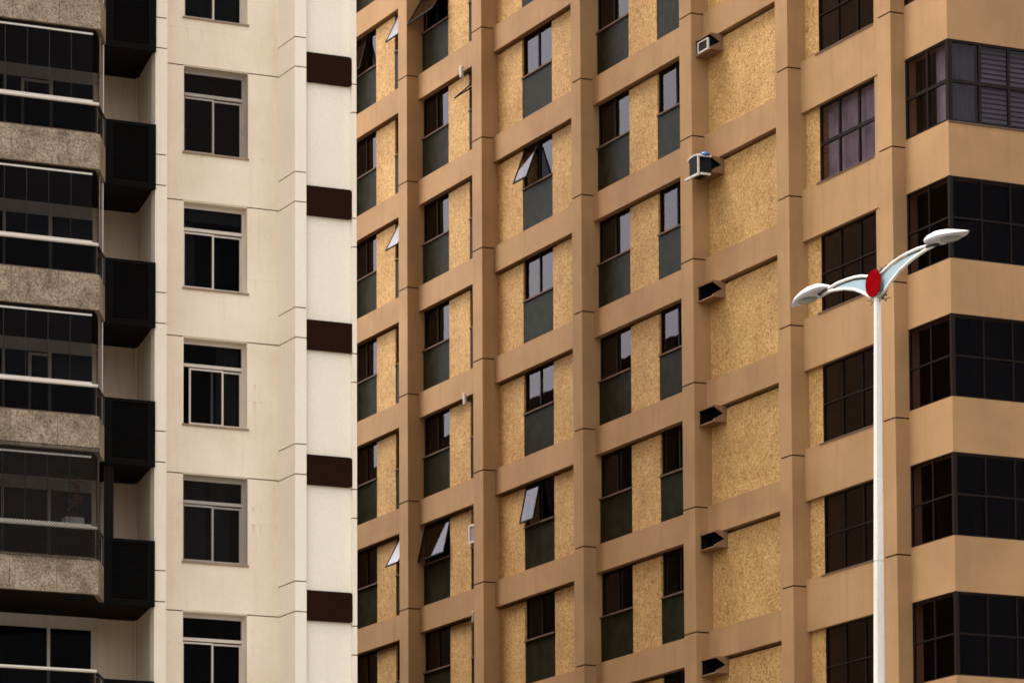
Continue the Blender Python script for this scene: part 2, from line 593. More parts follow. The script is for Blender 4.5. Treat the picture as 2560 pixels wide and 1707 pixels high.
def awning(parent, y0, y1, z0, z1, tilt, mat, fmat='bronze'):
    """top-hung sash swung outwards (towards -x) by tilt degrees"""
    h = z1 - z0
    t_ = R(tilt)
    px, pz = XW - 0.035, z1

    def P(a, y, off_):
        x = px - a * math.sin(t_) - off_ * math.cos(t_)
        z = pz - a * math.cos(t_) + off_ * math.sin(t_)
        return (x, y, z)

    def slab(mb, a0, a1, b0, b1, o0, o1):
        vs = [P(a0, b0, o0), P(a1, b0, o0), P(a1, b1, o0), P(a0, b1, o0), P(a0, b0, o1), P(a1, b0, o1), P(a1, b1, o1), P(a0, b1, o1)]
        mb.add(vs, [(0, 3, 2, 1), (4, 5, 6, 7), (0, 1, 5, 4), (1, 2, 6, 5), (2, 3, 7, 6), (3, 0, 4, 7)])
    f = MB()
    w = 0.035
    slab(f, 0, w, y0, y1, -0.015, 0.02)
    slab(f, h - w, h, y0, y1, -0.015, 0.02)
    slab(f, w, h - w, y0, y0 + w, -0.015, 0.02)
    slab(f, w, h - w, y1 - w, y1, -0.015, 0.02)
    so = f.build("sash", M['bronze'], parent)
    g = MB()
    slab(g, w, h - w, y0 + w, y1 - w, 0.0, 0.006)
    g.build("sash_pane", mat, parent)
    for yy in (y0 + 0.03, y1 - 0.03):
        pass
    return so


OPEN = {('A', 1, 5): (26, 0, 0.8), ('A', 1, 3): (27, 0, 0.8), ('A', 1, 0): (28, 0, 0.8), ('B', 0, 5): (30, 0, 1), ('B', 0, 0): (13, 0, 1),
        ('B', 1, 4): (48, 0, 1), ('C', 0, 3): (20, 0.5, 1), ('C', 0, 0): (12, 0.5, 1), ('A', 0, 5): (14, 0.4, 1)}


def tower_window(bay, wi, k, y0, y1, z0, z1):
    f = MB()
    w = 0.035
    xa, xb = XW - 0.035, XW + 0.035
    f.box(xa, xb, y0, y1, z1 - w, z1)
    f.box(xa, xb, y0, y1, z0, z0 + w)
    f.box(xa, xb, y0, y0 + w, z0 + w, z1 - w)
    f.box(xa, xb, y1 - w, y1, z0 + w, z1 - w)
    ym = (y0 + y1) / 2
    two = (y1 - y0) > 1.2
    op = OPEN.get((bay, wi, k))
    if two:
        f.box(xa + 0.004, xb - 0.004, ym - 0.025, ym + 0.025, z0 + w, z1 - w)
    o = f.build("window", M['bronze'], tower)
    parts = [(y0 + w, ym - 0.025), (ym + 0.025, y1 - w)] if two else [(y0 + w, y1 - w)]
    a0, a1 = y0 + w, y1 - w
    if op:
        tilt, fa, fb = op
        s0 = y0 + w + (a1 - a0) * fa + (0.03 if fa else 0)
        gm = 'frost' if bay == 'A' and wi == 1 else 'glass_tower'
        awning(o, s0, y0 + w + (a1 - a0) * fb, z0 + w, z1 - w - (0.32 if bay == 'B' and wi == 1 else 0), tilt, M[gm])
        if fa > 0:
            g = MB()
            g.box(XW, XW + 0.006, a0, s0 - 0.05, z0 + w, z1 - w)
            g.build("pane", M['glass_tower'], o)
    else:
        g = MB()
        for p, q in parts:
            g.box(XW, XW + 0.006, p, q, z0 + w, z1 - w)
        g.build("pane", M['glass_tower'], o)
    # something pale hangs behind a few of the panes
    cur = {('D', 1, 2): 0.75, ('D', 0, 2): 0.45, ('C', 0, 4): 1.0, ('C', 0, 2): 0.9, ('A', 0, 2): 1.0, ('B', 0, 4): 0.4}
    if (bay, wi, k) in cur:
        fr = cur[(bay, wi, k)]
        c = MB()
        folds(c, 'x', XW + 0.12, a0, a0 + (a1 - a0) * fr, z0, z1, 0.02, 0.15, k * 7 + wi)
        c.build("curtain", M['curtain_pale'] if (bay, wi, k) == ('D', 1, 2) else M['curtain_grey'], o)
    s = MB()
    s.box(XG - 0.035, XW - 0.036, y0 + 0.002, y1 - 0.002, z0 - 0.045, z0 - 0.008)
    s.build("window_sill", M['sill'], o)
    return o


for bay, (b0, b1) in BAYS.items():
    if bay == 'F':
        continue
    for k in KS:
        zt = BT + PITCHZ * k
        zb = zt - BH
        rail = zt + 1.16
        head = zt + PITCHZ - BH
        if zt > TOPZ - 3:
            continue
        add_box_part("beam", 'tan', 0, (XB, XB + 0.5, b0, b1, zb, zt))
        for y0, y1 in PIER[bay]:
            add_box_part("stone_chip_panel", 'gold', 1, (XG, XG + 0.42, y0, y1, zt, head - 0.07))
        for wi, (y0, y1) in enumerate(WIN[bay]):
            if inframe(y0, y1, zt, head):
                MB().box(XG + 0.012, XG + 0.30, y0, y1, zt, rail - 0.047).build("spandrel_panel", M['spandrel'], tower)
                if inframe(y0, y1, rail, head):
                    tower_window(bay, wi, k, y0, y1, rail, head)
            else:
                off.k = 2
                off.box(XG + 0.012, XG + 0.30, y0, y1, zt, rail - 0.047)

# bays F and G and the front face: parapet bands with large windows
FH, FS = 20.56, 18.82     # head and sill of floor 0


def gridwin(axis, c, a0, a1, z0, z1, cols, split, fmat, k, tag_):
    """large gridded window. axis 'x': in plane x=c running along y; 'y': plane y=c running along x"""
    f = MB()

    def bx(mb, p0, p1, q0, q1, d0=-0.03, d1=0.03):
        if axis == 'x':
            mb.box(c + d0, c + d1, p0, p1, q0, q1)
        else:
            mb.box(p0, p1, c + d0, c + d1, q0, q1)
    w = 0.05 if k == 2 else 0.03
    zm = z0 + (z1 - z0) * split
    bx(f, a0, a1, z1 - w, z1)
    bx(f, a0, a1, z0, z0 + w)
    bx(f, a0, a0 + w, z0 + w, z1 - w)
    bx(f, a1 - w, a1, z0 + w, z1 - w)
    thick = 0.075 if k == 2 else 0.032
    bx(f, a0 + w, a1 - w, zm - thick / 2, zm + thick / 2, -0.034, 0.028)
    mt_ = thick * 0.8
    for q in cols:
        bx(f, q - mt_ / 2, q + mt_ / 2, z0 + w, zm - thick / 2, -0.028, 0.024)
        bx(f, q - mt_ / 2, q + mt_ / 2, zm + thick / 2, z1 - w, -0.028, 0.024)
    o = f.build("large_window", fmat, tower)
    g = MB()
    bx(g, a0 + w, a1 - w, z0 + w, z1 - w, 0.003, 0.009)
    g.build("pane", M['glass_clear' if k == 2 else 'glass_tower' if tag_ == 'F' else 'glass_front'], o)
    return o


def gold_and_win_F():
    for k in range(-6, 9):
        z1 = FH + 2.9 * k
        z0 = FS + 2.9 * k
        zn = FS + 2.9 * (k + 1)
        if zn > TOPZ or z0 < 0:
            continue
        # bay F
        add_box_part("parapet", 'tan', 0, (XB, XB + 0.45, 71.78, 75.65, z1, zn))
        add_box_part("stone_chip_panel", 'gold', 1, (XG, XG + 0.4, 75.00, 75.65, z0, z1))
        add_box_part("window_jamb", 'tan', 0, (XB + 0.02, XB + 0.4, 71.78, 72.50, z0, z1))
        if inframe(72.5, 75, z0, z1):
            o = gridwin('x', XG + 0.01, 72.50, 75.00, z0, z1, (73.32, 74.16), 0.50, M['bronze'] if k == 2 else M['brownframe'], k, 'F')
            if k == 2:
                c = MB()
                folds(c, 'x', XG + 0.16, 72.60, 74.95, z0, z1, 0.012, 0.30, 11)
                c.build("curtain", M['curtain_pale'], o)  # pale sheet added to stand in for clouds mirrored in the panes
            MB().box(XB - 0.015, XG - 0.022, 72.50, 74.99, z0 - 0.03, z0 - 0.001).build("window_sill", M['sill'], o)
        # corner: bay G and the front face
        p = MB()
        p.box(XB, XB + 10.2, YC, YC + 0.3, z1, zn)
        p.box(XB, XB + 0.3, YC + 0.3, 71.23, z1, zn)
        if visible([(XB, YC, z1), (XB, YC, zn), (XB, 71.2, z1), (XB, 71.2, zn), (XB + 2, YC, z1), (XB + 2, YC, zn)]):
            p.build("corner_parapet", M['tan'], tower)
        else:
            off.k = 0
            off.box(XB, XB + 10.2, YC, YC + 0.3, z1, zn)
            off.box(XB, XB + 0.3, YC + 0.3, 71.23, z1, zn)
        if visible([(XB, YC, z1), (XB, YC, z0), (XB, 71.2, z1), (XB, 71.2, z0)]):
            fm = M['bronze'] if k == 2 else M['brownframe']
            o = gridwin('x', XB + 0.05, YC + 0.075, 71.23, z0, z1, (70.36,), 0.50, fm, k, 'G')
            post = MB()
            post.box(XB + 0.01, XB + 0.065, YC + 0.012, YC + 0.068, z0, z1)
            post.build("corner_post", M['brownframe'], tower)
            o2 = gridwin('y', YC + 0.05, XB + 0.075, XB + 6.4, z0, z1, [XB + 0.80 + 0.71 * i for i in range(8)], 0.50, fm, k, 'R')
            if k == 2:
                c = MB()
                folds(c, 'x', XB + 0.22, YC + 0.20, 70.30, z0, z1, 0.012, 0.2, 5)
                c.build("curtain", M['curtain_pale'], o)
                c = MB()
                folds(c, 'y', YC + 0.20, XB + 0.15, XB + 0.78, z0, z1, 0.022, 0.12, 8)
                c.build("curtain", M['curtain_grey'], o2)
                c = MB()
                zz = z0 + 0.02
                while zz < z1 - 0.02:
                    c.add([(XB + 0.86, YC + 0.17, zz), (XB + 3.6, YC + 0.17, zz), (XB + 3.6, YC + 0.215, zz + 0.085), (XB + 0.86, YC + 0.215, zz + 0.085)], [(0, 1, 2, 3)])
                    zz += 0.105
                c.build("blind", M['blind'], o2)
                s = MB()
                s.box(XB + 0.002, XB + 6.5, YC - 0.03, YC + 0.018, z0 - 0.03, z0 - 0.002)
                s.build("window_sill", M['sill'], o2)


gold_and_win_F()
if off.v:
    off.build("plain_storeys", [M['tan'], M['gold'], M['spandrel']], tower)

# concrete brackets for air conditioners, under the beams of bay E
for k in range(-2, 5):
    z1 = 17.64 + 2.9 * k - 0.012
    z0 = z1 - 0.385
    xf, xk = 42.93, XG
    if not inframe(79.4, 80.2, z0, z1):
        continue
    br = MB()
    zc = (z0 + z1) / 2
    br.extrude([(xf, z0), (xk, z0), (xk, z1), (xf, z1), (xf, z1 - 0.03), (43.19, zc + 0.01), (xf, z0 + 0.055)], 'y', 79.44, 79.475)
    br.box(xf, xk, 79.475, 80.18, z1 - 0.025, z1)
    br.box(xf, xk, 79.475, 80.18, z0, z0 + 0.03)
    bo = br.build("ac_bracket", M['bracket'], tower)
    sv = MB()  # dark sheets stand in for the shaded inside of the bracket
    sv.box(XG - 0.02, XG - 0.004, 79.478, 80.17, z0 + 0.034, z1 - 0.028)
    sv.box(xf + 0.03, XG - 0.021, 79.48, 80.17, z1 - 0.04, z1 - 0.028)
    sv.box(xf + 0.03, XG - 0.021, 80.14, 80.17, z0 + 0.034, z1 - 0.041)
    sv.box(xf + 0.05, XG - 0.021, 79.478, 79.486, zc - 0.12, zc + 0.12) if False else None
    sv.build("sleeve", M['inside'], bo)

# ------------------------------------------------------------------ small things on the tower
zt2 = 17.64 + 2.9 * 4 - 0.012
ac = thing("air_conditioner", "white framed window air conditioner sitting in the top concrete bracket", "air conditioner", (42.95, 79.8, zt2 - 0.355), "air conditioners on the tan tower")
bd = MB()
bd.box(42.965, 43.2, 79.57, 80.05, zt2 - 0.354, zt2 - 0.09)
bd.build("body", M['blackbody'], ac)
fr_ = MB()
y0, y1, z0, z1 = 79.545, 80.06, zt2 - 0.352, zt2 - 0.085
fr_.box(42.92, 42.964, y0 + 0.012, y0 + 0.05, z0, z1)
fr_.box(42.92, 42.964, y1 - 0.04, y1 - 0.012, z0, z1)
fr_.box(42.92, 42.964, y0 + 0.05, y1 - 0.04, z1 - 0.022, z1)
fr_.box(42.92, 42.964, y0 + 0.05, y1 - 0.04, z0, z0 + 0.03)
fr_.build("frame", M['whiteplastic'], ac)
gr = MB()
for i in range(9):
    zz = z0 + 0.04 + i * 0.022
    gr.box(42.935, 42.963, y0 + 0.05, y1 - 0.04, zz, zz + 0.012)
gr.build("grille", M['darkmetal'], ac)

zt1 = 17.64 + 2.9 * 3 - 0.012
ac2 = thing("air_conditioner", "black cooling unit with white edging and blue cover poking out of a concrete bracket", "air conditioner", (42.75, 79.8, zt1 - 0.40), "air conditioners on the tan tower")
bz0, bz1 = zt1 - 0.46, zt1 + 0.02
bd = MB()
plan = [(42.64, 79.50), (42.90, 79.40), (42.92, 79.43), (42.92, 79.98), (42.66, 79.98), (42.60, 79.90), (42.60, 79.56)]
bd.prism(plan, bz0 + 0.03, bz1 - 0.035)
bd.box(42.93, 43.12, 79.56, 79.98, bz0 + 0.12, bz1 - 0.12)
bd.build("body", M['blackbody'], ac2)
ed = MB()
ed.box(42.595, 42.635, 79.47, 79.51, bz0 + 0.03, bz1 - 0.03)
ed.box(42.57, 42.63, 79.47, 80.10, bz0 - 0.02, bz0 + 0.03)
ed.box(42.631, 42.88, 79.385, 79.44, bz0 - 0.015, bz0 + 0.03)
ed.build("mounting_frame", M['whiteplastic'], ac2)
tp = MB()
for i in range(8):
    a0, a1 = math.pi * i / 8, math.pi * (i + 1) / 8
    ya, yb_ = 79.69 + 0.31 * math.cos(a0), 79.69 + 0.31 * math.cos(a1)
    za, zb_ = bz1 - 0.045 + 0.07 * math.sin(a0), bz1 - 0.045 + 0.07 * math.sin(a1)
    tp.add([(42.60, ya, za), (42.90, ya, za), (42.90, yb_, zb_), (42.60, yb_, zb_), (42.60, ya, za - 0.035), (42.90, ya, za - 0.035), (42.90, yb_, zb_ - 0.035), (42.60, yb_, zb_ - 0.035)],
           [(0, 1, 2, 3), (7, 6, 5, 4), (0, 3, 7, 4), (1, 5, 6, 2), (0, 4, 5, 1), (3, 2, 6, 7)])
tp.build("lid", M['whiteplastic'], ac2)
bl = MB()
rb = random.Random(4)
vs, fs = [], []
nu, nv = 10, 6
for j in range(nv + 1):
    for i in range(nu):
        a, e = 2 * math.pi * i / nu, math.pi * j / nv
        q = 1 + rb.uniform(-0.18, 0.18)
        vs.append((42.76 + 0.12 * q * math.sin(e) * math.cos(a), 79.46 + 0.13 * q * math.sin(e) * math.sin(a), bz1 - 0.02 + 0.065 * q * math.cos(e)))
for j in range(nv):
    for i in range(nu):
        fs.append((j * nu + i, j * nu + (i + 1) % nu, (j + 1) * nu + (i + 1) % nu, (j + 1) * nu + i))
bl.add(vs, fs)
bl.build("blue_cover", M['blueplastic'], ac2, smooth=True)

ac3 = thing("air_conditioner", "small white edged air conditioner with grey grille in a narrow window low on the tower", "air conditioner", (XB, 93.0, 19.53), "air conditioners on the tan tower")
bd = MB()
bd.box(XB + 0.03, XB + 0.34, 92.62, 93.28, 19.55, 19.99)
bd.build("body", M['whiteplastic'], ac3)
gr = MB()
for i in range(14):
    zz = 19.585 + i * 0.027
    gr.box(XB + 0.005, XB + 0.029, 92.66, 93.24, zz, zz + 0.016)
gr.build("grille", M['lampgrey'], ac3)
fr_ = MB()
fr_.box(XB - 0.01, XB + 0.035, 93.24, 93.30, 19.53, 20.01)
fr_.box(XB - 0.01, XB + 0.029, 92.62, 93.239, 19.97, 20.01)
fr_.box(XB - 0.01, XB + 0.029, 92.62, 93.239, 19.53, 19.57)
fr_.build("frame", M['whiteplastic'], ac3)


def wall_lamp(label, x, y, z0, z1, rad, lean):
    o = thing("wall_spotlight", label, "spotlight", (x, y, z0), "white cylinders on the tan tower")
    c = MB()
    c.tube([(x, y + lean, z1), (x, y + lean * 0.96, z1 - 0.012), (x, y + lean * 0.04, z0 + 0.012), (x, y, z0)], [rad * 0.86, rad, rad, rad * 0.9], 14)
    c.build("cylinder", M['whiteplastic'], o, smooth=False)
    h = MB()
    zc = (z0 + z1) / 2 - 0.03
    h.bar((x + rad * 0.5, y, zc), (XG + 0.01, y - 0.06, zc - 0.02), 0.035)
    h.build("bracket", M['darkmetal'], o)
    return o


wall_lamp("white cylinder spotlight just above a narrow window whose sash is tilted wide open", XB - 0.10, 93.41, 31.93, 32.24, 0.058, 0.03)
wall_lamp("white cylinder spotlight at mid height beside a closed narrow window", XB - 0.10, 93.29, 23.19, 23.49, 0.052, 0.02)
wall_lamp("thin white cylinder spotlight lowest on the tower, tilted beside the pilaster", XB - 0.06, 92.96, 17.42, 17.71, 0.036, -0.08)

# ------------------------------------------------------------------ cream building
WX = 27.0
white = thing("apartment_building", "cream apartment building with glazed granite balconies and black louvre panels", "building", (29.916, 81.992, -0.173), None, (27.0, 74.0, 0.0), 1.108)  # whole building scaled about the camera, so larger and farther, same outline in view
YB, YL, YM, YF = 72.15, 73.05, 74.0, 73.1
LZ, Q = 14.04, 2.773        # joint line / window head of row 4
KW = range(-5, 11)
WTOP = 44.0
GAP = 0.012


def seg(zs, z0=0.0, z1=WTOP):
    zz = [z0] + [q for q in sorted(zs) if z0 < q < z1] + [z1]
    return list(zip(zz[:-1], zz[1:]))


heads = [LZ + Q * k for k in KW]
# rear wing added out of view to shade the tower and darken its reflections
wg = MB()
wg.box(17, 32.3, 84.2, 118, 0, 24.0)
wg.build("rear_wing", M['wing'], white)
# body behind everything
bd = MB()
bd.box(14, 31.335, 75.31, 84.0, 0, WTOP)
bd.box(29.99, 31.33, 74.36, 75.31, 0, WTOP)
bd.box(14, 31.335, 75.0, 84.1, WTOP + 0.001, WTOP + 0.35)
bd.build("wall", M['white'], white)

# left strip with the splayed wall of the recess behind it
st = MB()
for a, b_ in seg([h for h in heads] + [h + 0.615 for h in heads]):
    st.box(WX, 27.25, YF, YF + 0.22, a + GAP, b_ - GAP)
st.k = 1
st.box(WX + 0.02, 27.23, YF + 0.02, YF + 0.219, 0, WTOP - 0.02)
st.build("pilaster", [M['white'], M['sealantw']], white)
sp = MB()
sp.prism([(27.01, YF + 0.22), (27.25, YF + 0.22), (27.5, 75.3), (27.385, 75.3)], 0, WTOP)
sp.build("recess_wall", M['recess'], white)

# main wall panel with window openings
mw = MB()
for k in KW:
    h = min(LZ + Q * k, WTOP)
    sill = h - 1.77
    for x0, x1 in ((27.26, 27.945), (29.315, 29.99)):
        mw.box(x0, x1, YM, YM + 0.36, h - Q + GAP, h - GAP)
    mw.box(27.945, 29.315, YM, YM + 0.36, h - Q + GAP, sill)
    mw.box(27.26, 29.99, YM + 0.02, YM + 0.35, h - GAP, h + GAP) if False else None
mw.k = 1
mw.box(27.27, 27.93, YM + 0.02, YM + 0.34, 0, WTOP)
mw.box(29.33, 29.98, YM + 0.02, YM + 0.34, 0, WTOP)
mw.build("window_wall", [M['white_wall'], M['sealantw']], white)
# lintel strip closing the joint over each window
for k in KW:
    h = LZ + Q * k
    if not visible([(27.9, YM, h), (29.4, YM, h)]):
        continue
    lt = MB()
    lt.box(27.94, 29.32, YM + 0.02, YM + 0.34, h - GAP - 0.001, h + GAP + 0.001)
    lt.build("lintel", M['white'], white)

# right projection
rp = MB()
js = [h - 0.01 for h in heads] + [h + 0.60 for h in heads]
for a, b_ in seg(js):
    rp.box(29.99, 30.235, YF, 74.36, a + GAP, b_ - GAP)
rp.k = 1
rp.box(30.01, 30.235, YF + 0.02, 74.35, 0, WTOP - 0.02)
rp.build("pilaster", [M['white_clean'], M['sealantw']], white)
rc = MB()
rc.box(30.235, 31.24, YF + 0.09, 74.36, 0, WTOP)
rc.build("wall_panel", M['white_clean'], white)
ep = MB()
je = [h - 0.23 for h in heads] + [h - 0.815 for h in heads]
for a, b_ in seg(je):
    ep.box(31.24, 31.335, YF, 74.36, a + GAP, b_ - GAP)
ep.k = 1
ep.box(31.262, 31.32, YF + 0.015, 74.35, 0, WTOP - 0.02)
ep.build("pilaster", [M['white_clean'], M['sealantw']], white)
for i, k in enumerate(KW):
    z0, z1 = 13.875 + 2.744 * k, 14.478 + 2.744 * k
    if not visible([(30.2, YF, z0), (31.2, YF, z1)]):
        continue
    r_ = 0.05 if k != 2 else 0.015
    p = [(30.237, z0), (31.238 - r_, z0), (31.238 - r_ * 0.3, z0 + r_ * 0.3), (31.238, z0 + r_), (31.238, z1 - r_), (31.238 - r_ * 0.3, z1 - r_ * 0.3), (31.238 - r_, z1), (30.237, z1)]
    mb = MB()
    mb.extrude(p, 'y', YF + 0.012, YF + 0.089)
    mb.build("brown_panel", M['brownpanel'], white)


def diamond_net(mb, x0, x1, y, z0, z1, cell=0.055, w=0.007, bulge=0.0):
    """diagonal cords clipped to the rectangle"""
    W_, H_ = x1 - x0, z1 - z0
    n = int((W_ + H_) / cell) + 1
    for i in range(n):
        c = i * cell
        # rising
        a = max(0, c - H_)
        b_ = min(W_, c)
        if b_ - a > 0.01:
            mb.bar((x0 + a, y, z1 - (c - a)), (x0 + b_, y, z1 - (c - b_)), w)
            mb.bar((x0 + a, y - 0.001, z0 + (c - a)), (x0 + b_, y - 0.001, z0 + (c - b_)), w)
    for q in (0, 1):
        mb.bar((x0, y - 0.002, (z0, z1)[q]), (x1, y - 0.002, (z0, z1)[q]), w * 2.2)
        mb.bar(((x0, x1)[q], y - 0.003, z0), ((x0, x1)[q], y - 0.003, z1), w * 2.2)


# cream building windows, row index from the top
for k in KW:
    h = LZ + Q * k
    s0 = h - 1.77
    if not visible([(27.945, YM, h), (29.3, YM, s0)]):
        continue
    row = 4 - k
    YG = 74.22
    x0, x1 = 27.945, 29.315
    f = MB()
    w = 0.045
    ya, yb_ = YG - 0.03, YG + 0.03
    f.box(x0, x1, ya, yb_, h - 0.055 - w, h - 0.01)
    f.box(x0, x1, ya, yb_, s0, s0 + w)
    f.box(x0, x0 + w, ya, yb_, s0 + w, h - 0.1)
    f.box(x1 - w, x1, ya, yb_, s0 + w, h - 0.1)
    f.box(x0 + w, x1 - w, ya - 0.012, yb_, h - 0.565, h - 0.50)       # transom
    wd = f.build("window", M['alu'], white)
    sash = MB()

    def leaf(xa, xb, y, zt_=h - 0.59):
        v = 0.038
        sash.box(xa, xb, y - 0.012, y + 0.012, zt_ - 0.035, zt_)
        sash.box(xa, xb, y - 0.012, y + 0.012, s0 + w, s0 + w + 0.03)
        sash.box(xa, xa + v, y - 0.012, y + 0.012, s0 + w + 0.03, zt_ - 0.035)
        sash.box(xb - v, xb, y - 0.012, y + 0.012, s0 + w + 0.03, zt_ - 0.035)
    xm = 28.64
    if row == 2:
        leaf(28.13, 28.87, YG - 0.035)
        leaf(28.62, x1 - w, YG + 0.01)
    else:
        leaf(x0 + w, xm + 0.02, YG - 0.035)
        leaf(xm - 0.02, x1 - w, YG + 0.01)
    sash.build("sliding_sash", M['alu'], wd)
    g = MB()
    g.box(x0 + w, x1 - w, YG - 0.002, YG + 0.003, h - 0.5, h - 0.1)
    if row == 2:
        g.box(28.17, 28.84, YG - 0.037, YG - 0.032, s0 + 0.08, h - 0.63)
        g.box(28.84, x1 - w - 0.03, YG + 0.008, YG + 0.013, s0 + 0.08, h - 0.63)
    else:
        g.box(x0 + w + 0.03, xm - 0.02, YG - 0.037, YG - 0.032, s0 + 0.08, h - 0.63)
        g.box(xm + 0.02, x1 - w - 0.03, YG + 0.008, YG + 0.013, s0 + 0.08, h - 0.63)
    g.build("pane", M['glass_white'], wd)
    sl = MB()
    sl.box(x0 - 0.03, x1 + 0.03, YM - 0.035, YG - 0.031, s0 - 0.035, s0 - 0.001)
    sl.build("window_sill", M['sillw'], wd)
    cu_ = MB()
    if row == -1:
        folds(cu_, 'y', YG + 0.13, x0 + 0.05, x1 - 0.05, s0, h, 0.028, 0.125, 3)
        cu_.build("curtain", M['curtain_dark'], wd)
    elif row == 1:
        folds(cu_, 'y', YG + 0.13, x0 + 0.05, x0 + 0.36, s0, h, 0.025, 0.10, 5)
        cu_.build("curtain", M['curtain_grey'], wd)
        bx_ = MB()
        bx_.box(x0 + 0.05, x1 - 0.05, YG + 0.06, YG + 0.12, h - 0.34, h - 0.12)
        bx_.build("blind", M['curtain_dark'], wd)
    elif row == 2:
        folds(cu_, 'y', YG + 0.13, x1 - 0.55, x1 - 0.05, s0, h, 0.025, 0.11, 6)
        cu_.build("curtain", M['curtain_dark'], wd)
    elif row == 3:
        folds(cu_, 'y', YG + 0.13, x0 + 0.05, x0 + 0.60, s0, h, 0.02, 0.16, 9)
        folds(cu_, 'y', YG + 0.14, x0 + 0.72, x0 + 1.12, s0, h, 0.03, 0.14, 10)
        cu_.build("curtain", M['curtain_dark'], wd)
    if row in (0, 3):
        nb = MB()
        diamond_net(nb, x0 + 0.005, x1 - 0.005, YM - 0.012, s0 - 0.02, h - 0.03, 0.055, 0.0032)
        nb.build("safety_net", M['net'], wd)
# dark rooms behind the windows
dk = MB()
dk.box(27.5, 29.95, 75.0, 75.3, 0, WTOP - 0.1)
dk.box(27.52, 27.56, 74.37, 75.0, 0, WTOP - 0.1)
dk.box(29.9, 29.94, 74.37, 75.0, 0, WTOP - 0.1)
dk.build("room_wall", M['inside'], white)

# recess: back wall, louvre panels, pipe
rw = MB()
rw.box(14, 26.52, 75.06, 75.3, 0, WTOP)
rw.build("balcony_back_wall", M['recess'], white)
rw = MB()
rw.box(26.521, 27.385, 75.05, 75.3, 0, WTOP)
rw.build("recess_back_wall", M['recess'], white)
pp = MB()
pp.tube([(27.30, 74.98, 0), (27.30, 74.98, WTOP)], 0.024, 8)
pp.build("drain_pipe", M['recess'], white)

ZB0, QB = 22.265, 2.777


def splay(t_):
    """point on the balcony's splayed end, 0 at the front corner, 1 at the louvre"""
    return (25.51 + 0.43 * t_, YB + 0.90 * t_)


